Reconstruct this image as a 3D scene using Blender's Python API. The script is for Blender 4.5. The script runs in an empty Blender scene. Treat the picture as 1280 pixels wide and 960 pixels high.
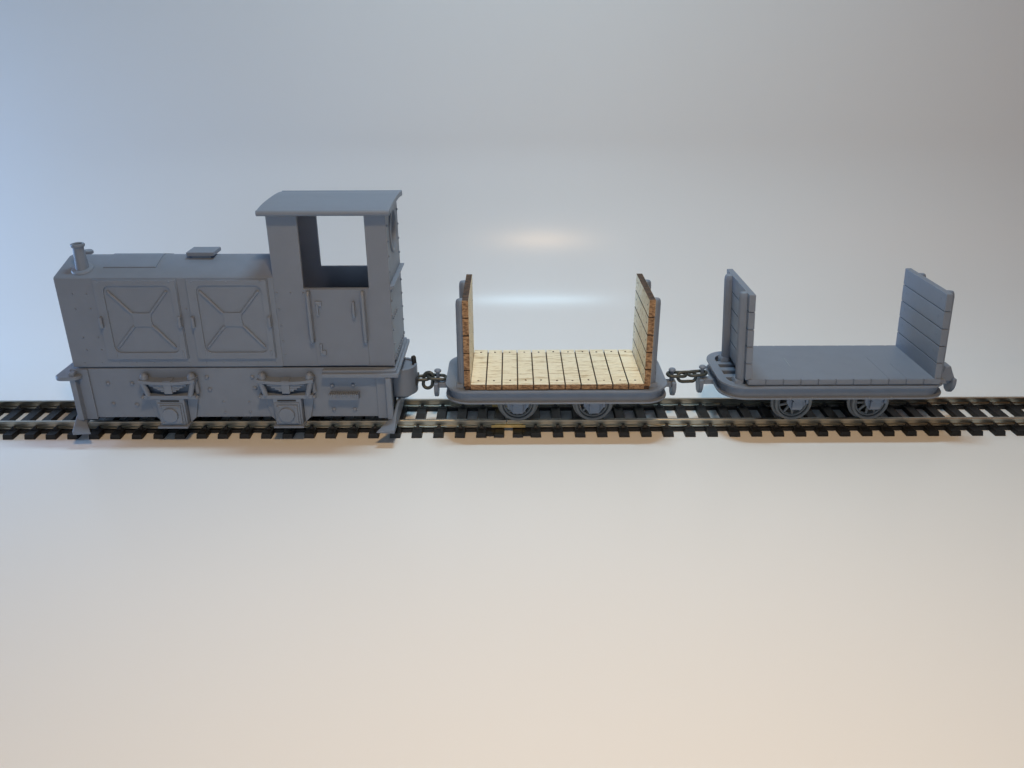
import bpy, bmesh, math, random
from mathutils import Vector, Matrix
random.seed(7)
S = 0.001                      # everything below is written in millimetres
C = bpy.context.scene.collection
PI = math.pi

# ------------------------------------------------------------------ materials
def new_mat(name):
    m = bpy.data.materials.new(name); m.use_nodes = True
    nt = m.node_tree; b = nt.nodes['Principled BSDF']
    return m, nt, b

def coords(nt, scale=(1, 1, 1)):
    t = nt.nodes.new('ShaderNodeTexCoord'); mp = nt.nodes.new('ShaderNodeMapping')
    mp.inputs['Scale'].default_value = scale
    nt.links.new(t.outputs['Object'], mp.inputs['Vector'])
    return mp.outputs['Vector']

def noise(nt, vec, scale, detail=3, rough=0.5):
    n = nt.nodes.new('ShaderNodeTexNoise'); n.inputs['Scale'].default_value = scale
    n.inputs['Detail'].default_value = detail; n.inputs['Roughness'].default_value = rough
    nt.links.new(vec, n.inputs['Vector']); return n.outputs['Fac']

def ramp(nt, fac, stops):
    r = nt.nodes.new('ShaderNodeValToRGB'); e = r.color_ramp.elements
    while len(e) < len(stops): e.new(0.5)
    for k, (p, c) in enumerate(stops):
        e[k].position = p; e[k].color = (*c, 1)
    nt.links.new(fac, r.inputs['Fac']); return r.outputs['Color']

def bump(nt, b, height, dist, strength=1.0):
    n = nt.nodes.new('ShaderNodeBump'); n.inputs['Distance'].default_value = dist
    n.inputs['Strength'].default_value = strength
    nt.links.new(height, n.inputs['Height']); nt.links.new(n.outputs['Normal'], b.inputs['Normal'])

def mix_col(nt, fac, a, b, mode='MIX'):
    n = nt.nodes.new('ShaderNodeMix'); n.data_type = 'RGBA'; n.blend_type = mode
    for sock, v in ((n.inputs[0], fac), (n.inputs[6], a), (n.inputs[7], b)):
        if isinstance(v, (float, int)): sock.default_value = v
        elif isinstance(v, tuple): sock.default_value = (*v, 1)
        else: nt.links.new(v, sock)
    return n.outputs[2]

def resin(name, col, rough=0.46):
    """matt grey printing resin: faint mottling, faint layer lines"""
    m, nt, b = new_mat(name)
    v = coords(nt)
    k = noise(nt, v, 160, 4, 0.6)
    lo = tuple(c * 0.965 for c in col); hi = tuple(c * 1.035 for c in col)
    nt.links.new(ramp(nt, k, [(0.3, lo), (0.7, hi)]), b.inputs['Base Color'])
    b.inputs['Roughness'].default_value = rough
    b.inputs['Specular IOR Level'].default_value = 0.45
    b.subsurface_method = 'RANDOM_WALK' if hasattr(b, 'subsurface_method') else None
    b.inputs['Subsurface Weight'].default_value = 0.12
    b.inputs['Subsurface Radius'].default_value = (1.0, 0.72, 0.55)
    b.inputs['Subsurface Scale'].default_value = 0.0016
    lay = noise(nt, coords(nt, (120, 120, 5200)), 1.0, 2, 0.5)
    grain = noise(nt, v, 2600, 2, 0.5)
    ad = nt.nodes.new('ShaderNodeMath'); ad.operation = 'ADD'
    nt.links.new(lay, ad.inputs[0]); nt.links.new(grain, ad.inputs[1])
    bump(nt, b, ad.outputs[0], 0.00002, 0.4)
    return m

M = {}
M['resin'] = resin('grey_resin', (0.184, 0.220, 0.284))
M['resin_thin'] = resin('thin_translucent_resin', (0.262, 0.313, 0.404))
def see_light():
    nt = M['resin_thin'].node_tree; out = nt.nodes['Material Output']; b = nt.nodes['Principled BSDF']
    t = nt.nodes.new('ShaderNodeBsdfTranslucent'); t.inputs['Color'].default_value = (0.60, 0.54, 0.52, 1)
    mx = nt.nodes.new('ShaderNodeMixShader'); mx.inputs[0].default_value = 0.32
    nt.links.new(b.outputs[0], mx.inputs[1]); nt.links.new(t.outputs[0], mx.inputs[2]); nt.links.new(mx.outputs[0], out.inputs['Surface'])
see_light()
M['resin_wheel'] = resin('grey_wheel_resin', (0.165, 0.175, 0.185), 0.45)
M['scuff'] = resin('pale_scuffed_resin', (0.36,0.42,0.48))

def wood():
    m, nt, b = new_mat('pale_plywood')
    fib = noise(nt, coords(nt, (120, 950, 700)), 1.0, 4, 0.65)
    fine = noise(nt, coords(nt, (420, 3600, 2400)), 1.0, 3, 0.6)
    base = ramp(nt, fib, [(0.34, (0.54, 0.40, 0.23)), (0.46, (0.88, 0.79, 0.60)), (0.75, (0.93, 0.87, 0.73))])
    col = mix_col(nt, 0.75, base, ramp(nt, fine, [(0.33, (0.5, 0.42, 0.30)), (0.43, (0.94, 0.91, 0.84)), (0.8, (1, .98, .95))]), 'MULTIPLY')
    nt.links.new(col, b.inputs['Base Color'])
    b.inputs['Roughness'].default_value = 0.62
    bump(nt, b, fine, 0.00012, 0.6)
    return m
M['wood'] = wood()

def burnt(name, dark, light):
    m, nt, b = new_mat(name)
    k = noise(nt, coords(nt, (700, 700, 1500)), 1.0, 4, 0.65)
    nt.links.new(ramp(nt, k, [(0.36, dark), (0.62, light)]), b.inputs['Base Color'])
    b.inputs['Roughness'].default_value = 0.7
    bump(nt, b, k, 0.0003, 0.7)
    return m
M['burnt'] = burnt('laser_browned_edge', (0.12, 0.06, 0.026), (0.44, 0.27, 0.14))
M['charred'] = burnt('charred_edge', (0.018, 0.010, 0.006), (0.11, 0.055, 0.026))

def simple(name, col, rough, metal=0.0, var=0.25, sc=500):
    m, nt, b = new_mat(name)
    k = noise(nt, coords(nt), sc, 3, 0.6)
    nt.links.new(ramp(nt, k, [(0.3, tuple(c * (1 - var) for c in col)), (0.7, tuple(c * (1 + var) for c in col))]), b.inputs['Base Color'])
    b.inputs['Roughness'].default_value = rough; b.inputs['Metallic'].default_value = metal
    bump(nt, b, k, 0.00004, 0.4)
    return m
M['black_plastic'] = simple('black_sleeper_plastic', (0.0045, 0.0045, 0.005), 0.5)
M['rail'] = simple('nickel_silver', (0.44, 0.42, 0.36), 0.30, 1.0, 0.12, 90)
M['brass'] = simple('yellow_brass', (0.85, 0.62, 0.26), 0.38, 0.7, 0.1)
M['chain'] = simple('dark_burnished_chain', (0.040, 0.046, 0.043), 0.45, 0.0)
M['black_steel'] = simple('blackened_steel', (0.02, 0.02, 0.021), 0.5, 0.2)

def sheet():
    """white glossy plastic sheet with a few specks of dust"""
    m, nt, b = new_mat('white_plastic_sheet')
    v = coords(nt)
    vo = nt.nodes.new('ShaderNodeTexVoronoi'); vo.inputs['Scale'].default_value = 21
    nt.links.new(v, vo.inputs['Vector'])
    # dust: only some cells hold a speck
    wob = noise(nt, v, 900, 2, 0.5)
    sep = nt.nodes.new('ShaderNodeSeparateColor'); nt.links.new(vo.outputs['Color'], sep.inputs[0])
    lim = nt.nodes.new('ShaderNodeMath'); lim.operation = 'MULTIPLY_ADD'
    nt.links.new(wob, lim.inputs[0]); lim.inputs[1].default_value = 0.024; lim.inputs[2].default_value = 0.0015
    near = nt.nodes.new('ShaderNodeMath'); near.operation = 'LESS_THAN'
    nt.links.new(vo.outputs['Distance'], near.inputs[0]); nt.links.new(lim.outputs[0], near.inputs[1])
    some = nt.nodes.new('ShaderNodeMath'); some.operation = 'GREATER_THAN'; some.inputs[1].default_value = 0.84
    nt.links.new(sep.outputs[0], some.inputs[0])
    both = nt.nodes.new('ShaderNodeMath'); both.operation = 'MULTIPLY'
    nt.links.new(near.outputs[0], both.inputs[0]); nt.links.new(some.outputs[0], both.inputs[1])
    half = nt.nodes.new('ShaderNodeMath'); half.operation = 'MULTIPLY'; half.inputs[1].default_value = 0.8
    nt.links.new(both.outputs[0], half.inputs[0])
    nt.links.new(mix_col(nt, half.outputs[0], (0.80, 0.80, 0.795), (0.25, 0.24, 0.22)), b.inputs['Base Color'])
    b.inputs['Roughness'].default_value = SHEET_ROUGH
    b.inputs['Specular IOR Level'].default_value = SHEET_SPEC
    bump(nt, b, noise(nt, v, 150, 2, 0.5), 0.00004, 0.35)
    return m
SHEET_ROUGH, SHEET_SPEC = 0.22, 0.12
M['sheet'] = sheet()

# ------------------------------------------------------------------ mesh builder (millimetres)
class MB:
    def __init__(self): self.v, self.f, self.m = [], [], []
    def add(self, verts, faces, mi=0):
        n = len(self.v); self.v += [tuple(p) for p in verts]
        for k, f in enumerate(faces):
            self.f.append([n + i for i in f]); self.m.append(mi[k] if isinstance(mi, (list, tuple)) else mi)
        return self
    def box(self, x0, x1, y0, y1, z0, z1, mi=0):
        v = [(x, y, z) for x in (x0, x1) for y in (y0, y1) for z in (z0, z1)]
        f = [(0, 1, 3, 2), (4, 6, 7, 5), (0, 4, 5, 1), (2, 3, 7, 6), (0, 2, 6, 4), (1, 5, 7, 3)]
        return self.add(v, f, mi)
    def hexa(self, a, b, mi=0):
        """loft between two equal polygons of 3-D points"""
        n = len(a)
        f = [list(range(n)), list(range(2 * n - 1, n - 1, -1))] + [(i, (i + 1) % n, n + (i + 1) % n, n + i) for i in range(n)]
        return self.add(list(a) + list(b), f, mi)
    def loft(self, rings, mi=0):
        n = len(rings[0]); v = [p for r in rings for p in r]
        f = [list(range(n)), list(range(len(v) - 1, len(v) - n - 1, -1))]
        for k in range(len(rings) - 1):
            f += [(k * n + i, k * n + (i + 1) % n, (k + 1) * n + (i + 1) % n, (k + 1) * n + i) for i in range(n)]
        return self.add(v, f, mi)
    @staticmethod
    def lift(poly, plane, d):
        if plane == 'xz': return [(a, d, b) for a, b in poly]
        if plane == 'xy': return [(a, b, d) for a, b in poly]
        return [(d, a, b) for a, b in poly]
    def prism(self, poly, plane, d0, d1, mi=0):
        return self.hexa(self.lift(poly, plane, d0), self.lift(poly, plane, d1), mi)
    def ring(self, outer, inner, plane, d0, d1, mi=0):
        n = len(outer)
        v = self.lift(outer, plane, d0) + self.lift(inner, plane, d0) + self.lift(outer, plane, d1) + self.lift(inner, plane, d1)
        f = []
        for i in range(n):
            j = (i + 1) % n
            f += [(i, j, n + j, n + i), (2*n + i, 3*n + i, 3*n + j, 2*n + j), (i, 2*n + i, 2*n + j, j), (n + i, n + j, 3*n + j, 3*n + i)]
        return self.add(v, f, mi)
    def grid(self, us, ws, full, plane, d0, d1, mi=0):
        """a slab on a grid of cells, some left open (windows), welded into one solid"""
        nu, nw = len(us), len(ws); idx = {}
        v, f = [], []
        def vid(i, j, k):
            if (i, j, k) not in idx:
                idx[(i, j, k)] = len(v); v.append(self.lift([(us[i], ws[j])], plane, (d0, d1)[k])[0])
            return idx[(i, j, k)]
        on = lambda i, j: 0 <= i < nu - 1 and 0 <= j < nw - 1 and full(i, j)
        for i in range(nu - 1):
            for j in range(nw - 1):
                if not on(i, j): continue
                for k in (0, 1):
                    f.append((vid(i, j, k), vid(i+1, j, k), vid(i+1, j+1, k), vid(i, j+1, k)))
                for (di, dj, a, b) in ((-1, 0, (i, j), (i, j+1)), (1, 0, (i+1, j), (i+1, j+1)), (0, -1, (i, j), (i+1, j)), (0, 1, (i, j+1), (i+1, j+1))):
                    if not on(i + di, j + dj):
                        f.append((vid(*a, 0), vid(*b, 0), vid(*b, 1), vid(*a, 1)))
        return self.add(v, f, mi)
    def cyl(self, p0, p1, r0, r1=None, n=20, mi=0):
        r1 = r0 if r1 is None else r1
        p0, p1 = Vector(p0), Vector(p1); d = (p1 - p0).normalized()
        u = d.orthogonal().normalized(); w = d.cross(u)
        mk = lambda p, r: [p + (u * math.cos(2*PI*i/n) + w * math.sin(2*PI*i/n)) * r for i in range(n)]
        return self.hexa(mk(p0, r0), mk(p1, r1), mi)
    def lathe(self, prof, org, axis='z', n=32, mi=0):
        """closed profile of (radius, height) turned about an axis; r = 0 at both ends closes it"""
        rings = []
        for r, h in prof:
            ring = []
            for i in range(n):
                a = 2 * PI * i / n; c, s = r * math.cos(a), r * math.sin(a)
                p = (c, s, h) if axis == 'z' else ((c, h, s) if axis == 'y' else (h, c, s))
                ring.append((org[0] + p[0], org[1] + p[1], org[2] + p[2]))
            rings.append(ring)
        return self.loft(rings, mi)
    def torus_lathe(self, prof, org, axis='y', n=40, mi=0):
        v, f = [], []; k = len(prof)
        for i in range(n):
            a = 2 * PI * i / n
            for r, h in prof:
                c, s = r * math.cos(a), r * math.sin(a)
                p = (c, s, h) if axis == 'z' else ((c, h, s) if axis == 'y' else (h, c, s))
                v.append((org[0] + p[0], org[1] + p[1], org[2] + p[2]))
        for i in range(n):
            for j in range(k):
                f.append((i*k + j, ((i+1) % n)*k + j, ((i+1) % n)*k + (j+1) % k, i*k + (j+1) % k))
        return self.add(v, f, mi)
    def dome(self, p, d, r, h=None, mi=0):
        """a rivet head sitting on a face"""
        h = r * 0.75 if h is None else h
        p, d = Vector(p), Vector(d).normalized(); u = d.orthogonal().normalized(); w = d.cross(u); n = 10
        rings = []
        for k, (rr, hh) in enumerate(((1, -0.3), (1, 0.05), (0.72, 0.7), (0.25, 1.0))):
            rings.append([p + (u*math.cos(2*PI*i/n) + w*math.sin(2*PI*i/n)) * r * rr + d * h * hh for i in range(n)])
        return self.loft(rings, mi)
    def tube(self, pts, r, n=12, closed=False, mi=0):
        pts = [Vector(p) for p in pts]; k = len(pts); rings = []
        ref = None
        for i in range(k):
            a = pts[(i - 1) % k] if (closed or i > 0) else pts[i]
            b = pts[(i + 1) % k] if (closed or i < k - 1) else pts[i]
            t = (b - a).normalized()
            if ref is None: ref = t.orthogonal().normalized()
            u = (ref - t * ref.dot(t)).normalized(); ref = u; w = t.cross(u)
            rr = r[i] if isinstance(r, (list, tuple)) else r
            rings.append([pts[i] + (u*math.cos(2*PI*j/n) + w*math.sin(2*PI*j/n)) * rr for j in range(n)])
        if not closed: return self.loft(rings, mi)
        v = [p for q in rings for p in q]; f = []
        for i in range(k):
            a, b = i * n, ((i + 1) % k) * n
            f += [(a + j, a + (j+1) % n, b + (j+1) % n, b + j) for j in range(n)]
        return self.add(v, f, mi)
    def shear_x(self, amount, z_ref):
        self.v = [(x + amount * (z - z_ref), y, z) for x, y, z in self.v]; return self
    def build(self, name, mats, parent=None, bevel=0.0, seg=2, smooth=35):
        org = ORG.get(parent.name, Vector()) if parent else Vector()
        me = bpy.data.meshes.new(name)
        me.from_pydata([((Vector(p) - org) * S) for p in self.v], [], self.f)
        mats = mats if isinstance(mats, (list, tuple)) else [mats]
        for q in mats: me.materials.append(M[q])
        for p, k in zip(me.polygons, self.m): p.material_index = k
        bm = bmesh.new(); bm.from_mesh(me); bmesh.ops.recalc_face_normals(bm, faces=bm.faces); bm.to_mesh(me); bm.free()
        me.polygons.foreach_set('use_smooth', [True] * len(me.polygons))
        me.set_sharp_from_angle(angle=math.radians(smooth))
        o = bpy.data.objects.new(name, me); C.objects.link(o)
        if parent: o.parent = parent
        if bevel:
            b = o.modifiers.new('soft_edges', 'BEVEL'); b.width = bevel * S; b.segments = seg
            b.limit_method = 'ANGLE'; b.angle_limit = math.radians(40); b.harden_normals = True
        ORG[o.name] = org
        return o
ORG = {}

def thing(name, label, cat, loc, group=None):
    o = bpy.data.objects.new(name, None); C.objects.link(o)
    o.location = Vector(loc) * S; o['label'] = label; o['category'] = cat
    if group: o['group'] = group
    o.empty_display_size = 0.01
    ORG[o.name] = Vector(loc)
    return o

def rrect(x0, x1, y0, y1, r, n=8):
    out = []
    for cx, cy, a0 in ((x1 - r, y1 - r, 0), (x0 + r, y1 - r, 90), (x0 + r, y0 + r, 180), (x1 - r, y0 + r, 270)):
        for k in range(n + 1):
            a = math.radians(a0 + 90 * k / n); out.append((cx + r * math.cos(a), cy + r * math.sin(a)))
    return out

def circle(cx, cy, r, n=24):
    return [(cx + r * math.cos(2*PI*i/n), cy + r * math.sin(2*PI*i/n)) for i in range(n)]

# ------------------------------------------------------------------ the setting: one white sheet, flat then sweeping up
def build_backdrop():
    prof = [(-330, 0), (-200, 0), (-60, 0), (20, 0)]
    y, z, a = 57.0, 0.0, 0.0
    prof.append((y, z))
    ds = 1.5
    while z < 460:                      # tightest low down, slacker above
        d = math.degrees(a)
        if d < 88: a += ds * (1 / 66 if d < 46 else 1 / 100)
        else: ds = 12
        y += ds * math.cos(a); z += ds * math.sin(a)
        prof.append((y, z))
    xs = [-520 + 65 * i for i in range(17)]
    v = [(x, py, pz) for x in xs for py, pz in prof]; n = len(prof)
    f = [(i*n + j, (i+1)*n + j, (i+1)*n + j + 1, i*n + j + 1) for i in range(len(xs) - 1) for j in range(n - 1)]
    b = MB(); b.add(v, f)
    o = b.build('backdrop', 'sheet', smooth=60)
    o['kind'] = 'structure'; o['label'] = 'white glossy sheet lying flat and sweeping up behind the train'
build_backdrop()

# ------------------------------------------------------------------ track
RAIL = [(-1.0, 1.9), (1.0, 1.9), (1.0, 2.25), (0.32, 2.55), (0.32, 3.6), (0.62, 3.85), (0.62, 4.5), (0.5, 4.62), (-0.5, 4.62), (-0.62, 4.5), (-0.62, 3.85), (-0.32, 3.6), (-0.32, 2.55), (-1.0, 2.25)]
RY = 8.95

def sleeper_mesh(lugs=True, half=15.0, top=1.9):
    b = MB(); w0, w1 = 1.95, 1.72
    lo = [(-w0, -half), (w0, -half), (w0, half), (-w0, half)]
    hi = [(-w1, -half + .25), (w1, -half + .25), (w1, half - .25), (-w1, half - .25)]
    b.hexa([(x, y, 0.02) for x, y in lo], [(x, y, top) for x, y in hi])
    if lugs:
        for s in (-1, 1):
            for t in (-1, 1):
                yc = s * RY + t * 1.35
                b.hexa([(-.8, yc - .75, top - .1), (.8, yc - .75, top - .1), (.8, yc + .75, top - .1), (-.8, yc + .75, top - .1)],
                       [(-.42, yc - .30 - t*.25, 2.95), (.42, yc - .30 - t*.25, 2.95), (.42, yc + .30 - t*.25, 2.95), (-.42, yc + .30 - t*.25, 2.95)])
            b.box(-1.35, 1.35, s * RY - 2.3, s * RY + 2.3, top - .2, top + .22)
    return b

def track(name, label, x0, x1, xs, plain, web_ends):
    t = thing(name, label, 'model track', ((x0 + x1) / 2, 0, 0), 'lengths of model track under the train')
    for s in (-1, 1):
        b = MB(); b.prism([(s * RY + p, q) for p, q in RAIL], 'yz', x0, x1)
        b.build('rail', 'rail', t, smooth=30)
        w = MB(); w.box(web_ends[0], web_ends[1], s * RY - 1.5, s * RY + 1.5, 0.25, 1.45)
        w.build('sleeper_web', 'black_plastic', t)
    proto = sleeper_mesh().build('sleeper', 'black_plastic', t, 0.12, 1)
    # mesh was written around x = 0 in scene coordinates; move it to its own origin
    proto.data.transform(Matrix.Translation(ORG[t.name] * S))
    for k, x in enumerate(xs):
        o = proto if k == 0 else proto.copy()
        if k: C.objects.link(o); o.parent = t
        o.location = Vector((x - ORG[t.name].x + random.uniform(-.06, .06), random.uniform(-.1, .1), 0)) * S
    lowp = sleeper_mesh(False, 15.0, 1.35).build('end_sleeper', 'black_plastic', t, 0.12, 1)
    lowp.data.transform(Matrix.Translation(ORG[t.name] * S)); lowp.location = Vector((plain - ORG[t.name].x, 0, 0)) * S
    return t
left_xs = [-11.3 - 7.859 * k for k in range(28)]
right_xs = [8.75 + 8.07 * k for k in range(27)]
tl = track('track_section', 'length of black sleepered track under the grey locomotive', -232, -2.2, left_xs, -4.8, (-226, -3.2))
tr = track('track_section', 'length of black sleepered track under the two wagons', -1.9, 226, right_xs, 2.1, (.6, 221))
for s in (-1, 1):
    b = MB()
    for q in (-1, 1):
        b.box(-7.7, 4.9, s * RY + q * 1.05 - .16, s * RY + q * 1.05 + .16, 1.75, 2.75)
        b.prism([(s * RY + q * .36, 2.62), (s * RY + q * 1.2, 2.46), (s * RY + q * 1.2, 2.7), (s * RY + q * .36, 2.9)], 'yz', -6.4, 3.6)
    b.build('rail_joiner', 'brass', tl, 0.06, 1)
    bb = MB(); bb.box(-9.6, -6.6, s * 14.1 - .0 if s < 0 else 8, -8 if s < 0 else 14.1, .45, 1.2)
    bb.build('sleeper_web', 'black_plastic', tl)
    bb = MB(); bb.box(3.9, 7.0, s * 14.1 if s < 0 else 8, -8 if s < 0 else 14.1, .45, 1.2)
    bb.build('sleeper_web', 'black_plastic', tr)

# ------------------------------------------------------------------ locomotive
L = thing('model_locomotive', 'grey unpainted model diesel locomotive with open cab at its right end', 'model train', (-97, 0, 0))
W = 14.5
ZF = 28.2                                  # top of frame / underside of body

fr = MB()
for s in (-1, 1):
    ya, yb = s * W, s * (W - 1.6)
    fr.box(-153.6, -43.6, min(ya, yb), max(ya, yb), 8.8, ZF - .35)
fr.box(-153.6, -152.2, -W + 1.6, W - 1.6, 9.0, ZF - .4); fr.box(-45.0, -43.6, -W + 1.6, W - 1.6, 9.0, ZF - .4)
fr.box(-152.2, -45.0, -W + 1.6, W - 1.6, ZF - 2.2, ZF - .45)
for x, z in ((-143.4, 22.2), (-134.9, 22.1), (-143.0, 14.1), (-134.6, 13.7), (-108.0, 24.4), (-107.6, 19.7),
             (-91.9, 24.4), (-91.5, 20.1), (-63.9, 21.0), (-56.5, 21.1), (-64.1, 11.6), (-56.6, 11.6)):
    for s in (-1, 1): fr.dome((x, s * W, z), (0, s, 0), .85, .72)
for x, z in ((-103.5, 14.8), (-103.4, 10.6), (-94.3, 14.7), (-94.2, 10.7)):
    for s in (-1, 1): fr.dome((x, s * W, z), (0, s, 0), .45, .4)
fr.build('frame', 'resin', L, 0.15)

# corner angle irons on the frame, each with the flared rail guard below
for xe, d in ((-154.4, 1), (-43.2, -1)):
    for s in (-1, 1):
        b = MB()
        x0, x1 = sorted((xe, xe + d * 5.0)); ya, yb = sorted((s * (W + .02), s * (W + .75)))
        b.box(x0, x1, ya, yb, 8.3, ZF - .4)
        x0, x1 = sorted((xe - d * .7, xe + d * 1.3)); ya, yb = sorted((s * (W + .3), s * (W + 3.2)))
        b.box(x0, x1, ya, yb, 9.0, ZF - .9 if d > 0 else ZF - 3.2)
        b.build('corner_angle', 'resin', L, 0.22)
    g = MB()
    xb = xe - d * 1.9
    half = [(13.0, 0, 2.0, 5.8, 11.6), (17.0, .2, 3.6, 6.2, 10.2), (19.6, .2, 5.4, 5.8, 8.2), (22.0, .4, 6.9, 5.4, 6.8)]
    rings = []
    for y, p0, p1, z0, z1 in [(-q[0], *q[1:]) for q in reversed(half)] + half:
        xo, xi = xb + d * p0, xb + d * p1
        rings.append([(xo, y, z0), (xi, y, z0 + .3), (xi, y, z0 + .3 + (z1 - z0) * .35), (xo + d * .9, y, z1), (xo, y, z1)])
    g.loft(rings).build('rail_guard', 'resin', L, 0.2)

# rear footplate, front bumper plate
fp = MB(); fp.box(-66.6, -39.7, -17.6, 17.6, 25.1, 26.7); fp.box(-66.4, -40.6, -16.6, 16.6, 26.5, ZF - .5)
fp.build('footplate', 'resin', L, 0.3)
bp = MB()
bp.prism(rrect(-160.2, -151.5, -18.6, 18.6, 2.6, 6), 'xy', 24.7, 26.2); bp.box(-156.5, -153.4, -14.2, 14.2, 26.0, 27.4)
bp.build('bumper_plate', 'resin', L, 0.35)

def roof_pt(y, z0=61.0, rise=4.05):
    return z0 + rise * (1 - abs(y) / W)
hood = MB()
hood.prism([(-W, ZF + .3), (W, ZF + .3), (W, 60.6), (W - .5, 61.1), (1.2, 64.85), (-1.2, 64.85), (-W + .5, 61.1), (-W, 60.6)], 'yz', -154.2, -80.4)
hood.box(-153.2, -81, -W + 1.0, W - 1.0, ZF - .6, ZF + .5)
for x, z in ((-149.0, 55.2), (-144.2, 55.2), (-149.0, 49.8), (-143.9, 49.8), (-148.6, 39.5), (-143.3, 39.5), (-148.3, 34.8), (-143.1, 34.8), (-111.2, 49.7)):
    for s in (-1, 1): hood.dome((x, s * W, z), (0, s, 0), .36, .32)
for k in range(12):
    for s in (-1, 1): hood.dome((-150 + k * 6.1, s * W, 30.0), (0, s, 0), .24, .16)
hood.build('hood', 'resin', L, 0.18)

def hood_door(x0, x1, s):
    z0, z1 = 31.5, 60.4
    ys = lambda a, c: tuple(sorted((s * (W + a), s * (W + c))))
    b = MB()
    b.prism(rrect(x0, x1, z0, z1, .3, 2), 'xz', *ys(-.2, .5))
    n = 6
    ins = rrect(x0 + 3.3, x1 - 2.2, z0 + 2.6, z1 - 2.1, 2.4, n); out = rrect(x0 + .25, x1 - .25, z0 + .25, z1 - .25, .35, n)
    b.ring(out, ins, 'xz', *ys(.4, 1.0))
    cx, cz = (x0 + x1) / 2 + .55, (z0 + z1) / 2 + .2
    # pressed cross: centre pad with four ribs running to the corners
    hx, hz = 3.6, 2.6
    pad = []
    for (a, c) in ((1, 1), (-1, 1), (-1, -1), (1, -1)):
        pad.append((a, c))
    side = lambda t: .55 * (1 - t * t)
    poly = []
    for k in range(9): t = -1 + k / 4; poly.append((cx + hx - side(t) * 1.0, cz + t * hz))
    for k in range(9): t = 1 - k / 4; poly.append((cx + t * hx, cz + hz - side(t) * .3))
    for k in range(9): t = 1 - k / 4; poly.append((cx - hx + side(t) * 1.0, cz + t * hz))
    for k in range(9): t = -1 + k / 4; poly.append((cx + t * hx, cz - hz + side(t) * .3))
    uniq = []
    for p in poly:
        if not uniq or (abs(p[0] - uniq[-1][0]) + abs(p[1] - uniq[-1][1])) > 1e-4: uniq.append(p)
    if abs(uniq[0][0] - uniq[-1][0]) + abs(uniq[0][1] - uniq[-1][1]) < 1e-4: uniq.pop()
    b.prism(uniq, 'xz', *ys(.3, .95))
    yr = s * (W + .68)
    for a in (-1, 1):
        for c in (-1, 1):
            ex = cx + a * (9.9 if a < 0 else 9.7); ez = cz + c * 10.0
            b.tube([(cx + a * (hx - .5), yr, cz + c * (hz - .35)), (cx + a * hx * 1.15, yr, cz + c * hz * 1.3), (ex, yr, ez), (ex + a * .25, yr - s * .2, ez + c * .25)], [.48, .54, .52, .3], 10)
    for k in range(3): b.dome((x0 + 2.2 + k * (x1 - x0 - 4.4) / 2, s * (W + .98), z1 - .75), (0, s, 0), .36, .3)
    d = b.build('hood_door', 'resin', L, 0.14)
    for hx_ in (x0 + .8, x1 - .6):
        h = MB(); h.tube([(hx_, s * (W + .3), 47.3), (hx_, s * (W + 1.7), 46.9), (hx_, s * (W + 1.9), 45.5), (hx_, s * (W + 1.7), 44.0), (hx_, s * (W + .3), 43.5)], .6, 10)
        h.build('latch', 'resin', d)
    for hx_ in (x0 + 3.4, x1 - 1.5):
        h = MB(); h.box(hx_ - .4, hx_ + .4, *ys(.5, 1.15), 32.6, 34.9); h.build('hinge_lug', 'resin', d, 0.2)
for s in (-1, 1):
    hood_door(-141.2, -113.0, s); hood_door(-109.8, -82.3, s)

def on_hood(y): return roof_pt(y)
ch = MB(); cy, cx = -9.5, -146.2; cz = on_hood(cy)
ch.lathe([(0, -1.5), (2.3, -1.5), (2.05, 3), (1.75, 7.4), (1.75, 7.6), (2.1, 7.9), (2.3, 8.4), (2.2, 8.9), (1.8, 9.05), (1.5, 8.9), (1.35, 7.4), (0, 7.3)], (cx, cy, cz), 'z', 28)
c_o = ch.build('exhaust_pipe', 'resin', L)
fl = MB()
n = 36
rings = []
for r, h in ((2.0, .2), (3.5, .2), (3.7, .42), (3.5, .85), (2.9, 1.05), (2.0, 1.05)):
    rings.append([(cx + r * math.cos(2*PI*i/n), cy + r * math.sin(2*PI*i/n), on_hood(cy + r * math.sin(2*PI*i/n)) - .3 + h) for i in range(n)])
fl.loft(rings).build('flange', 'resin', c_o)
ha = MB()
st = [[(-139.6, y, on_hood(y) - .3), (-121.6, y, on_hood(y) - .3), (-121.6, y, on_hood(y) + .42), (-139.6, y, on_hood(y) + .42)] for y in (-8.7, -1.3, 1.3, 8.7)]
ha.loft(st).build('roof_hatch', 'resin', L, 0.12)
vc = MB(); vc.box(-111.2, -104.4, -2.7, 3.4, 63, 65.9)
v0 = vc
vc.hexa([(-112.6, -3.6, 65.25), (-103.0, -3.6, 65.25), (-103.0, 4.4, 65.25), (-112.6, 4.4, 65.25)], [(-112.6, -3.6, 66.6), (-103.0, -3.6, 66.6), (-103.0, 4.4, 66.6), (-112.6, 4.4, 66.6)])
vc.build('vent_cap', 'resin', L, 0.2)
fi = MB(); fi.lathe([(0, -3), (1.1, -3), (1.1, 2.0), (1.9, 2.2), (1.9, 3.1), (1.5, 3.4), (0, 3.4)], (-150.4, 4.2, 62.2), 'z', 20)
fi.build('filler_cap', 'resin', L)

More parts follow.
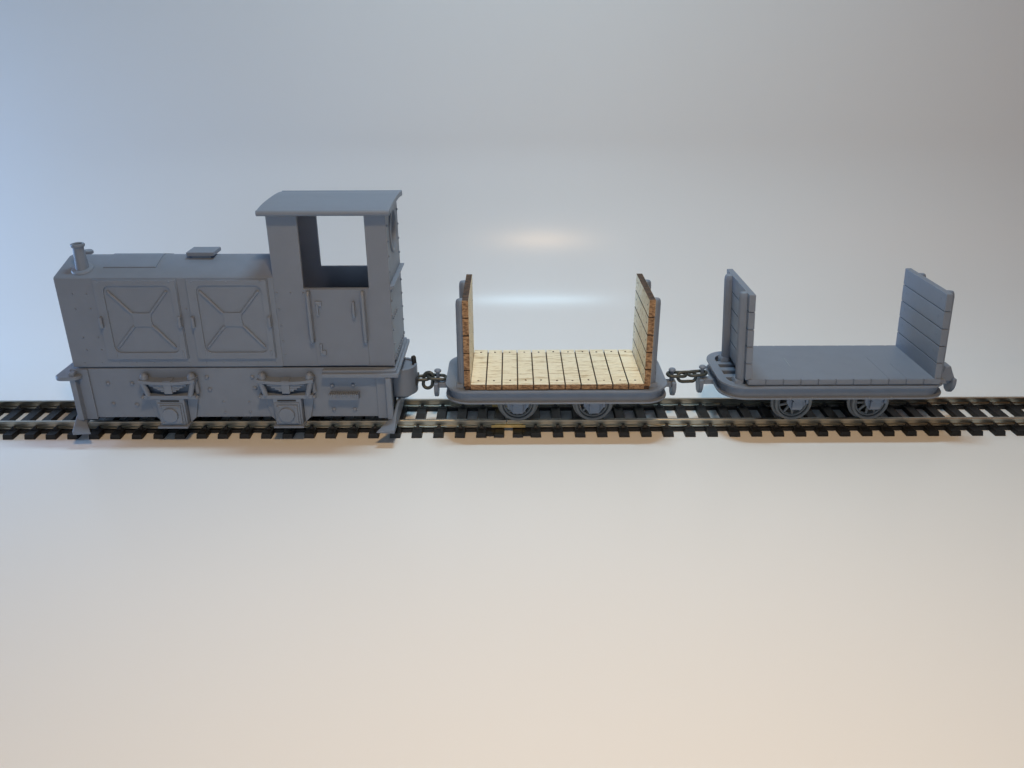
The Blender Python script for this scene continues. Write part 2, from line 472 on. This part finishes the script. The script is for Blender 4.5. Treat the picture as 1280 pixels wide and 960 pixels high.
# cab
XA, XB, ZS, ZT = -80.4, -41.2, 56.8, 82.3
cab = MB()
for s in (-1, 1):
    ya, yb = sorted((s * W, s * (W - 1.3)))
    cab.grid([XA, -70.4, -48.3, XB], [ZF + .3, ZS, ZT], lambda i, j: not (i == 1 and j == 1), 'xz', ya, yb)
arch = lambda y: 82.0 + .7 * (1 - (y / W) ** 2)
wall = [(-W + 1.3, ZF + .3), (W - 1.3, ZF + .3)] + [(y, arch(y) - .1) for y in [(W - 1.3) * (1 - k / 8) for k in range(17)]]
cab.prism(wall, 'yz', XA + .03, XA + 1.3, 1)
# rear wall with its round window
n = 64; WC, WR = (0, 73.6), 6.7
def to_edge(a):
    c, s_ = math.cos(a), math.sin(a); best = 1e9
    if abs(c) > 1e-6: best = min(best, (W - 1.3) / abs(c))
    if s_ > 1e-6:
        t = 5.0
        for _ in range(40):
            t = (arch(max(-W, min(W, t * c))) - .1 - WC[1]) / s_ * .5 + t * .5
        best = min(best, t)
    if s_ < -1e-6: best = min(best, (WC[1] - ZF - .3) / -s_)
    return (WC[0] + c * best, WC[1] + s_ * best)
angs = [2*PI*i/n for i in range(n)]
cab.ring([to_edge(a) for a in angs], [(WC[0] + WR * math.cos(a), WC[1] + WR * math.sin(a)) for a in angs], 'yz', XB - 1.3, XB - .03, 1)
cab.box(XA + 1.3, XB - 1.3, -W + 1.3, W - 1.3, ZF + .4, ZF + 1.6)
for x, z in ((-79.6, 55.3), (-75.0, 55.3), (-70.7, 55.3), (-79.4, 49.5), (-79.4, 43.6), (-79.3, 37.9), (-79.2, 32.8)):
    for s in (-1, 1): cab.dome((x, s * W, z), (0, s, 0), .36, .32)
for y in [-13 + 2.6 * k for k in range(11)]:
    for z in ([55.4, 30.6] if k else []): cab.dome((XB - .03, y, z), (1, 0, 0), .5, .45, 1)
for z in [31 + 5.2 * k for k in range(10)]:
    for y in (-12.9, 13.2): cab.dome((XB - .03, y, z), (1, 0, 0), .5, .45, 1)
for k in range(5): cab.dome((XB - .03, -11.5 + 2.3 * k, 45.2), (1, 0, 0), .55, .5, 1)
cab.build('cab', ['resin_thin', 'resin'], L, 0.35)
wr = MB()
wr.torus_lathe([(6.6, -.4), (8.0, -.4), (8.0, .35), (7.6, .6), (7.0, .6), (6.6, .35)], (XB, WC[0], WC[1]), 'x', 56)
wr.build('window_rim', 'resin', L)
tm = MB(); tm.prism([(XB - .3, 56.0), (XB + .3, 56.0), (XB + 1.5, 57.2), (XB + 1.5, 57.7), (XB - .3, 57.7)], 'xz', -W - .1, W + .1)
tm.build('waist_trim', 'resin', L, 0.2)
rf = MB()
def rz(y): return 83.6 + .95 * (1 - (abs(y) / 17.0) ** 2.8)
ys = [-17.0 + 34.0 * k / 32 for k in range(33)]
rf.prism([(y, rz(y)) for y in ys] + [(y, rz(y) - 1.7) for y in reversed(ys)], 'yz', -82.5, -39.4)
for s in (-1, 1): rf.cyl((-82.5, s * 16.9, 82.9), (-39.4, s * 16.9, 82.9), .95, n=16)
rf.build('cab_roof', 'resin', L, 0.15)

for s in (-1, 1):
    ys2 = lambda a, c: tuple(sorted((s * (W + a), s * (W + c))))
    d = MB(); d.box(-68.2, -50.0, *ys2(-.3, .26), ZF + .6, ZS - .25)
    door = d.build('cab_door', 'resin_thin', L, 0.12)
    h = MB(); h.tube([(-53.9, s * (W + .1), 52.2), (-53.9, s * (W + 1.2), 52.0), (-53.9, s * (W + 1.4), 51.0), (-53.9, s * (W + 1.4), 47.8), (-53.9, s * (W + 1.1), 47.0), (-53.9, s * (W + .1), 46.8)], .5, 10)
    h.build('door_handle', 'resin', door)
    for zc in (51.6, 33.6):
        h = MB(); h.box(-66.9, -64.7, *ys2(.1, .85), zc - .9, zc + .9); h.box(-66.7, -65.9, *ys2(.1, 1.0), (zc - 4.2 if zc > 40 else zc), (zc if zc > 40 else zc + 3.4))
        h.build('hinge', 'resin', door, 0.15)
    for x in (-68.9, -50.5):
        h = MB(); yo = s * (W + 1.9)
        h.tube([(x, s * W, 55.6), (x, s * (W + 1.3), 55.5), (x, yo, 54.8), (x, yo, 46), (x, yo, 39), (x, s * (W + 1.3), 38.1), (x, s * W, 38.0)], .72, 12)
        h.build('handrail', 'resin', L)
    # ribbed step on the frame
    b = MB(); b.box(-65.0, -54.3, *ys2(-.1, 2.9), 16.6, 18.6)
    for k in range(14):
        xx = -64.7 + k * .765; b.box(xx, xx + .42, *ys2(0, 3.1), 18.5, 18.95)
        b.box(xx, xx + .42, *ys2(2.7, 3.1), 17.2, 18.55)
    b.build('step', 'resin', L, 0.1, 1)

def leaf_spring(cx, s):
    ys2 = lambda a, c: tuple(sorted((s * (W + a), s * (W + c))))
    b = MB()
    # top leaf, sagging slightly
    xs = [cx - 9.9 + 19.8 * k / 16 for k in range(17)]
    zt = lambda x: 24.2 + .9 * ((x - cx) / 9.9) ** 2
    b.prism([(x, zt(x)) for x in xs] + [(x, zt(x) - 1.25) for x in reversed(xs)], 'xz', *ys2(-.1, 4.2))
    for k, hw in enumerate((8.0, 6.6, 5.2, 3.9, 2.7)):
        xs2 = [cx - hw + 2 * hw * q / 8 for q in range(9)]
        b.prism([(x, zt(x) - .9 - .62 * k) for x in xs2] + [(x, zt(x) - 1.52 - .62 * k) for x in reversed(xs2)], 'xz', *ys2(.6, 3.6))
    b.box(cx - 1.4, cx + 1.4, *ys2(.3, 4.0), 19.6, 24.5)
    for a in (-1, 1):
        b.lathe([(0, -.6), (1.5, -.6), (1.5, .3), (1.1, 1.4), (.45, 1.95), (0, 2.0)], (cx + a * 8.3, s * (W + 2.2), zt(cx + 8.3) + .2), 'z', 14)
        b.tube([(cx + a * 9.0, s * (W + 3.0), 24.6), (cx + a * 7.3, s * (W + 3.4), 18.6)], .95, 10)
        b.tube([(cx + a * 8.9, s * (W + 1.0), 24.4), (cx + a * 9.3, s * (W + 1.2), 18.8)], .75, 10)
        b.dome((cx + a * 9.6, s * (W + 3.3), 18.0), (0, s, 0), .8, .9)
    b.build('leaf_spring', 'resin', L, 0.12, 1)
    a_ = MB()
    a_.box(cx - 9.9, cx + 9.2, *ys2(-.1, 3.7), 17.5, 18.9)                 # carrier bar
    a_.hexa([(cx - 5.2, s * W, 17.6), (cx + 4.8, s * W, 17.6), (cx + 4.8, s * (W + 3.4), 17.6), (cx - 5.2, s * (W + 3.4), 17.6)],
            [(cx - 5.0, s * W, 6.8), (cx + 4.6, s * W, 6.8), (cx + 4.6, s * (W + 3.0), 6.8), (cx - 5.0, s * (W + 3.0), 6.8)])
    for k, (hw, z0, z1) in enumerate(((4.4, 7.3, 15.9), (3.7, 7.9, 15.2))):
        a_.box(cx - hw - .35, cx + hw - .35, *ys2(2.8, 3.7 + .5 * k), z0, z1)
    a_.cyl((cx - .5, s * (W + 3.5), 11.6), (cx - .5, s * (W + 5.0), 11.6), 2.9, 2.7, 28)
    for a in (-1, 1):
        for c in (-1, 1): a_.dome((cx - .4 + a * 3.1, s * (W + 4.1), 11.5 + c * 3.0), (0, s, 0), .5)
        # gusset towards the frame
        x0 = cx + a * 4.9
        a_.hexa([(x0, s * (W + .05), 17.7), (x0, s * (W + .9), 17.7), (x0, s * (W + .9), 7.0), (x0, s * (W + .05), 7.0)],
                [(x0 + a * 4.2, s * (W + .05), 17.7), (x0 + a * 4.2, s * (W + .7), 17.7), (x0 + a * 2.2, s * (W + .7), 9.0), (x0 + a * 2.2, s * (W + .05), 9.0)])
    a_.box(cx - 5.6, cx + 5.2, *ys2(.4, 4.9), 6.5, 7.3)
    ax = a_.build('axle_box', 'resin', L, 0.14, 1)
    sl = MB(); sl.box(cx - 3.6, cx + 3.0, *ys2(3.2, 3.72 if False else 3.45), 16.4, 17.0)
    sl.build('slot', 'black_steel', ax)
for cx in (-120.9, -79.5):
    for s in (-1, 1): leaf_spring(cx, s)

def wheel_mesh(r, dark=False):
    """spoked wheel about the y axis, outer face towards -y, centred on the origin"""
    b = MB()
    b.torus_lathe([(r - 1.15, -1.2), (r - .9, -1.45), (r - .15, -1.45), (r, -1.25), (r, .55), (r + .85, .75), (r + .9, 1.15), (r - 1.15, 1.2)], (0, 0, 0), 'y', 48)
    b.torus_lathe([(r - 2.0, -.6), (r - 1.75, -.85), (r - 1.5, -.85), (r - 1.25, -.6), (r - 1.1, .8), (r - 2.0, .8)], (0, 0, 0), 'y', 48)
    for k in range(9):
        a = 2 * PI * k / 9 + .2
        b.cyl((1.1 * math.cos(a), -.1, 1.1 * math.sin(a)), ((r - 1.3) * math.cos(a), -.1, (r - 1.3) * math.sin(a)), .55, .45, 8)
    b.lathe([(0, -1.4), (1.3, -1.4), (1.6, -1.1), (1.6, 1.2), (0, 1.2)], (0, 0, 0), 'y', 20)
    return b

def add_wheels(root, axles, r, mat, proto=None):
    for x in axles:
        a = MB(); a.cyl((x, -10.2, 4.6 + r), (x, 10.2, 4.6 + r), .9, n=12)
        a.build('axle', 'black_steel', root)
        for s in (-1, 1):
            if proto is None:
                o = wheel_mesh(r).build('wheel', mat, None); o.parent = root; proto = o
            else:
                o = proto.copy(); C.objects.link(o); o.parent = root
            o.location = (Vector((x, s * 8.9, 4.6 + r)) - ORG[root.name]) * S
            o.rotation_euler = (0, random.uniform(0, .6), 0 if s < 0 else PI)
    return proto
add_wheels(L, (-121.4, -80.0), 8.6, 'black_steel')

# rear coupling pocket with its pin; a plainer drawgear at the front is hidden under the bumper plate
cp = MB()
def dee(k, x0=-43.4):
    return [(x0, 6.5 * k)] + [(-40.9 + 5.7 * k * math.cos(a), 6.5 * k * math.sin(a)) for a in [math.radians(t) for t in range(84, -85, -12)]] + [(x0, -6.5 * k)]
o_, i_ = dee(1.0), dee(.83, -42.6)
cp.ring(o_, i_, 'xy', 12.8, 23.4)
cp.prism(dee(.9, -42.8), 'xy', 20.6, 22.7); cp.prism(dee(.9, -42.8), 'xy', 12.9, 14.2)
cp.hexa(MB.lift(dee(.92, -43.2), 'xy', 12.7), MB.lift([(x * .55 + -41.5 * .45, y * .5) for x, y in dee(.9, -43.2)], 'xy', 10.6))
cp.box(-45, -42.8, -5.6, 5.6, 13.5, 21.5)
cpl = cp.build('coupling_pocket', 'resin', L, 0.2)
pn = MB(); pn.tube([(-36.3, 1.0, 19.0), (-36.3, 1.0, 23.6), (-36.5, 1.1, 25.4), (-36.7, 1.2, 26.0)], [.85, .85, .95, .6], 12)
pn.build('coupling_pin', 'black_steel', cpl)
sl = MB(); sl.box(-35.6, -34.85, -3.2, 3.2, 15.9, 18.6); sl.build('coupling_slot', 'black_steel', cpl, 0.15)

# ------------------------------------------------------------------ wagons
def drawgear(root, x, d, z, block=False):
    """drawbar, hanging buffer plate and mushroom pin at one end; d is the outward direction"""
    b = MB()
    far = 4.2 if block else 0
    xa, xb = sorted((x - d * 1.5, x + d * (4.4 + far))); b.box(xa, xb, -1.6, 1.6, z - 1.1, z + 1.0)
    xa, xb = sorted((x + d * (3.4 + far), x + d * (5.0 + far)))
    pl = [(-4.3, z + 1.3), (4.3, z + 1.3), (4.6, z - .8), (3.8, z - 2.9), (2.1, z - 4.5), (0, z - 5.0), (-2.1, z - 4.5), (-3.8, z - 2.9), (-4.6, z - .8)]
    b.prism([(p * .78, q) for p, q in pl], 'yz', xa, xb)
    o = b.build('drawgear', 'resin', root, 0.3)
    p = MB(); xp = x + d * 3.6
    if block:                              # end of the train: a folded hook instead of the pin
        p.prism([(x + 3.0, z), (x + 8.0, z), (x + 8.6, z + 1.6), (x + 7.2, z + 4.4), (x + 6.4, z + 6.2), (x + 4.6, z + 6.0), (x + 3.8, z + 3)], 'xz', -2.5, 2.5)
        p.build('coupling_hook', 'resin', o, 0.4); return
    p.lathe([(0, -1.0), (.75, -1.0), (.62, 4.1), (.75, 4.3), (1.25, 4.7), (1.35, 5.2), (1.0, 5.6), (0, 5.75)], (xp, 0, z + .2), 'z', 18)
    p.build('coupling_pin', 'resin', o)

def wagon(root, cx, half, hw, zt, wheels_x, rim=4.2):
    """frame and running gear shared by both wagons: zt is the top of the frame"""
    x0, x1 = cx - half, cx + half
    b = MB()
    ro = lambda k, r=9.0: rrect(x0 + k, x1 - k, -hw + k, hw - k, max(r - k, 1), 10)
    b.ring(ro(0), ro(rim), 'xy', zt - .75, zt)              # top flange
    b.ring(ro(1.5), ro(2.7), 'xy', zt - 4.3, zt - .7)      # web
    b.ring(ro(.05), ro(3.6), 'xy', zt - 4.9, zt - 4.2)      # bottom flange
    for y in (-6.2, 0, 6.2): b.box(x0 + 3.2, x1 - 3.2, y - 1.5, y + 1.5, zt - 2.2 - .03 * abs(y), zt - .2 - .01 * abs(y))
    for a in (-1, 1):
        for q in (5.2,): b.box(*sorted((cx + a * (half - q), cx + a * (half - q - 5.5))), -hw + 3, hw - 3, zt - 3.0, zt - 1.7)
    b.box(cx - 24, cx + 24, -11.6, 11.6, zt - 3.6, zt - 2.4)
    b.build('frame', 'resin', root, 0.11)
    for a in wheels_x:
        for s in (-1, 1):
            ys2 = lambda p, q: tuple(sorted((s * p, s * q)))
            g = MB(); zc = zt - 9.0
            g.prism([(a - 3.9, zt - 4.6), (a + 3.9, zt - 4.6), (a + 3.3, zt - 8.6), (a + 1.7, zt - 10.9), (a - 1.7, zt - 10.9), (a - 3.3, zt - 8.6)], 'xz', *ys2(12.4, 13.6))
            g.box(a - 1.9, a + 1.9, *ys2(13.4, 14.7), zt - 10.0, zt - 7.0)
            g.prism([(a - 3.0, zt - 5.6), (a + 3.0, zt - 5.6), (a, zt - 8.2)], 'xz', *ys2(13.4, 15.1))
            for q in (-1, 1): g.box(*sorted((a + q * 3.9, a + q * 2.9)), *ys2(13.4, 14.4), zt - 8.0, zt - 4.6)
            for q in (-1, 1): g.dome((a + q * 3.9, s * (hw - .3), zt - 4.5), (0, s, 0), .6, .5)
            g.build('axle_guard', 'resin', root, 0.15, 1)
    for s in (-1, 1):
        g = MB(); m = sum(wheels_x) / 2
        g.box(m - 2.6, m + 2.6, *sorted((s * 12.4, s * 13.6)), zt - 5.9, zt - 4.7)
        for q in (-1, 1): g.dome((m + q * 1.9, s * 13.0, zt - 5.9), (0, 0, -1), .7)
        g.build('frame_bracket', 'resin', root, 0.2, 1)
    drawgear(root, x0, -1, zt - 4.7); drawgear(root, x1, 1, zt - 4.7, rim < 4)

def post(root, x, y, z0, z1, d, lean, zr):
    """end stanchion with a rounded outer face and rounded head; d points outwards"""
    b = MB(); w = 1.75
    pts = [(x - d * .2, y - w), (x - d * .2, y + w), (x + d * 1.0, y + w), (x + d * 2.0, y + w * .62), (x + d * 2.45, y), (x + d * 2.0, y - w * .62), (x + d * 1.0, y - w)]
    def ringz(z, k): return [(x + (px - x) * (1 - (1 - k) * .55), y + (py - y) * k, z) for px, py in pts]
    b.loft([ringz(z0, 1), ringz(z1 - 2.0, 1), ringz(z1 - .9, .92), ringz(z1 - .3, .74), ringz(z1, .45)])
    b.hexa([(x - .3, y - 2.6, z0 - .1), (x + d * 3.2, y - 2.6, z0 - .1), (x + d * 3.2, y + 2.6, z0 - .1), (x - .3, y + 2.6, z0 - .1)],
           [(x - .3, y - 2.2, z0 + 1.3), (x + d * 2.7, y - 2.2, z0 + 1.3), (x + d * 2.7, y + 2.2, z0 + 1.3), (x - .3, y + 2.2, z0 + 1.3)])
    b.shear_x(lean, zr)
    return b.build('stanchion', 'resin', root, 0.1, smooth=22)

# --- wagon with plywood floor and ends
A = thing('flat_wagon', 'small wagon with pale plywood plank floor and plywood end boards', 'model wagon', (16, 0, 0), 'model wagons behind the locomotive')
ZT1 = 19.9
wagon(A, 16.0, 40.0, 18.2, ZT1, (2.1, 29.7))
wp = add_wheels(A, (2.1, 29.7), 6.7, 'resin_wheel')

def plank_slab(b, u0, u1, n, gap, mk, jitter=0.0):
    """n planks side by side between u0 and u1; mk(a, c) adds one"""
    w = (u1 - u0) / n
    for k in range(n): mk(u0 + k * w + gap / 2, u0 + (k + 1) * w - gap / 2)

fl = MB()
fl.box(-16.6, 48.4, -16.6, 16.6, ZT1 + .05, ZT1 + 1.2, 2)
def mkfloor(a, c):
    # faces: x0, x1, y0, y1, bottom, top
    fl.box(a, c, -17.0 + random.uniform(-.06, .06), 16.7 + random.uniform(-.1, .1), ZT1 + .3, ZT1 + 2.25 + random.uniform(-.03, .03), [2, 2, 1, 1, 2, 0])
    for y in (-13.3, 14.2):
        fl.cyl(((a + c) / 2 + random.uniform(-.2, .2), y + random.uniform(-.3, .3), ZT1 + 2.0), ((a + c) / 2, y, ZT1 + 2.31), .42, .36, 10, 2)
plank_slab(fl, -14.75, 46.75, 11, .42, mkfloor)
fl.build('plank_floor', ['wood', 'burnt', 'charred'], A, 0.05, 1)
for xe, d in ((-14.7, -1), (46.7, 1)):
    p = MB(); z0, z1 = ZT1 + .9, 53.0
    xa, xb = sorted((xe + d * .25, xe + d * 1.9))
    p.box(xa, xb, -15.8, 15.8, z0 + .3, z1 - .6, 2)
    h = (z1 - z0) / 5
    for k in range(5):
        j = random.uniform(-.12, .12)
        xa, xb = sorted((xe, xe + d * 2.2))
        inner = 0
        fm = [0, 0, 1, 1, 2, 2]
        p.box(xa, xb, -16.1 + j, 16.0 + j, z0 + k * h + .2, z0 + (k + 1) * h - .2, fm)
        for y in (-12.8, 12.8):
            p.cyl((xe + d * .3, y, z0 + (k + .55) * h), (xe - d * .05, y, z0 + (k + .55) * h), .4, .34, 10, 2)
    o = p.build('end_board', ['wood', 'burnt', 'charred'], A, 0.06, 1)
    for y in (-11.9, 9.6): post(A, xe + d * 2.25, y, ZT1 - .1, 52.2, d, 0, 20)

# --- all grey wagon
B = thing('flat_wagon', 'small all-grey wagon with grey plank floor and grey end boards', 'model wagon', (116.6, 0, 0), 'model wagons behind the locomotive')
ZT2 = 21.0; LEAN = -.062
wagon(B, 114.9, 40.5, 17.6, ZT2, (102.7, 130.8), 3.1)
add_wheels(B, (102.7, 130.8), 6.7, 'resin_wheel', wp)
fl = MB()
fl.box(83.6, 151.0, -16.0, 16.0, ZT2 + .05, ZT2 + .9)
fl.box(83.2, 151.3, -16.2, 16.2, ZT2 + .5, ZT2 + 2.5)
def mkedge(a, c):
    for y in (-1, 1): fl.box(a, c, *sorted((y * 16.1, y * 16.65)), ZT2 + .55, ZT2 + 2.46)
plank_slab(fl, 83.2, 151.3, 11, .5, mkedge)
for x, y0, y1 in ((101.75, -4.5, 3.6), (133.0, -16, 4), (139.2, -16, -2)):
    fl.box(x - .07, x + .07, y0, y1, ZT2 + 2.3, ZT2 + 2.57, 1 if x < 110 else 0)
fl.build('plank_floor', ['resin', 'scuff'], B, 0.03, 1)
for xe, d in ((84.6, -1), (149.0, 1)):
    p = MB(); z0, z1 = ZT2 + 2.0, 54.6
    xa, xb = sorted((xe + d * .35, xe + d * 1.9)); p.box(xa, xb, -15.7, 15.7, z0, z1 - .5)
    h = (z1 - z0) / 5
    for k in range(5):
        xa, xb = sorted((xe, xe + d * 2.25)); p.box(xa, xb, -16.2, 16.2, z0 + k * h + .13, z0 + (k + 1) * h - .13)
        for y in (-12.6, 12.6):
            p.cyl((xe + d * .3, y, z0 + (k + .6) * h), (xe - d * .12, y, z0 + (k + .6) * h), .5, .4, 10, 1 if False else 0)
    p.shear_x(LEAN, ZT2 + 1); p.build('end_board', 'resin', B, 0.2)
    for y in (-12.0, 9.2): post(B, xe + d * 2.3, y, ZT2 - .1, 54.4, d, LEAN, ZT2 + 1)

# ------------------------------------------------------------------ coupling chains
def link_pts(c, ax, bx, ra, rb, n=28):
    """stadium-like link: centre c, long axis ax (half length ra), short axis bx (half width rb)"""
    ax, bx, c = Vector(ax).normalized(), Vector(bx).normalized(), Vector(c); out = []
    for i in range(n):
        t = 2 * PI * i / n; u, w = math.cos(t), math.sin(t)
        k = max(0, ra - rb)
        out.append(c + ax * ((k if u > 0 else -k) + rb * u) + bx * rb * w)
    return out
ch1 = thing('coupling_chain', 'short dark chain joining the locomotive to the plywood floored wagon', 'chain', (-31, 0, 17), 'coupling chains between the vehicles')
ch2 = thing('coupling_chain', 'short dark chain joining the two wagons', 'chain', (65, 0, 17), 'coupling chains between the vehicles')
def link(t, c, ax, bx, ra, rb, r=.62):
    b = MB(); b.tube(link_pts(c, ax, bx, ra, rb), r, 10, True); b.build('chain_link', 'chain', t)
link(ch1, (-33.3, .2, 17.5), (1, .1, .02), (0, 1, .1), 2.6, 1.5)
link(ch1, (-31.3, 0, 16.6), (.12, .2, 1), (1, -.15, 0), 3.0, 1.75, .65)
link(ch1, (-27.9, 0, 17.9), (1, 0, -.08), (0, 1, .12), 3.3, 1.55)
link(ch2, (61.4, 0, 18.6), (1, 0, -.02), (0, 1, .1), 3.4, 1.6)
link(ch2, (65.2, -.2, 17.7), (1, .05, 0), (.0, .45, 1), 3.4, 1.75)
link(ch2, (69.0, 0, 19.0), (1, 0, .08), (0, 1, .1), 3.3, 1.6)

# ------------------------------------------------------------------ light
def area(name, loc, look, sx, sy, watts, col, spread=180):
    l = bpy.data.lights.new(name, 'AREA'); l.shape = 'RECTANGLE'; l.size = sx * S; l.size_y = sy * S
    l.energy = watts; l.color = col; l.spread = math.radians(spread)
    o = bpy.data.objects.new(name, l); C.objects.link(o); o.location = Vector(loc) * S
    d = (Vector(look) - Vector(loc)).normalized()
    o.rotation_euler = d.to_track_quat('-Z', 'Y').to_euler()
    return o
area('cool_strip_lamp', (25, 28, 460), (25, 20, 0), 120, 22, 0.54, (0.53, 0.81, 1.0), 140)
area('warm_strip_lamp', (35, -290, 440), (20, -215, 0), 64, 44, 0.66, (1.0, 0.66, 0.34), 122)
area('window_light', (-520, 60, 105), (-160, 90, 0), 160, 170, 0.60, (0.38, 0.61, 1.0), 110)
area('warm_corner_fill', (420, -240, 420), (270, 170, 150), 260, 200, 0.045, (1.0, 0.40, 0.1), 90)  # added warm fill, browns the sheet's upper right; stands for no known lamp
area('front_fill', (-60, -640, 170), (-20, 0, 30), 500, 260, 0.28, (0.68, 0.83, 1.0), 100)

w = bpy.data.worlds.new('World'); bpy.context.scene.world = w; w.use_nodes = True
bg = w.node_tree.nodes['Background']; bg.inputs['Color'].default_value = (0.60, 0.74, 1.0, 1); bg.inputs['Strength'].default_value = 0.02

# ------------------------------------------------------------------ camera
cam = bpy.data.cameras.new('camera'); co = bpy.data.objects.new('camera', cam); C.objects.link(co)
cam.sensor_width = 36; cam.lens = 36 * 1035 / 1280; cam.clip_start = 0.01; cam.clip_end = 50
p, r = math.radians(23.7), math.radians(-0.22)
right, fwd, up = Vector((1, 0, 0)), Vector((0, math.cos(p), -math.sin(p))), Vector((0, math.sin(p), math.cos(p)))
# roll: turned so that the track rises very slightly to the right
R = right * math.cos(r) + up * math.sin(r); U = -right * math.sin(r) + up * math.cos(r)
co.matrix_world = Matrix(((R.x, U.x, -fwd.x, 0), (R.y, U.y, -fwd.y, -0.284), (R.z, U.z, -fwd.z, 0.1396), (0, 0, 0, 1)))
sc = bpy.context.scene; sc.camera = co
sc.view_settings.view_transform = 'Standard'; sc.view_settings.look = 'None'
sc.view_settings.exposure = 0; sc.view_settings.gamma = 1
sc.cycles.max_bounces = 8
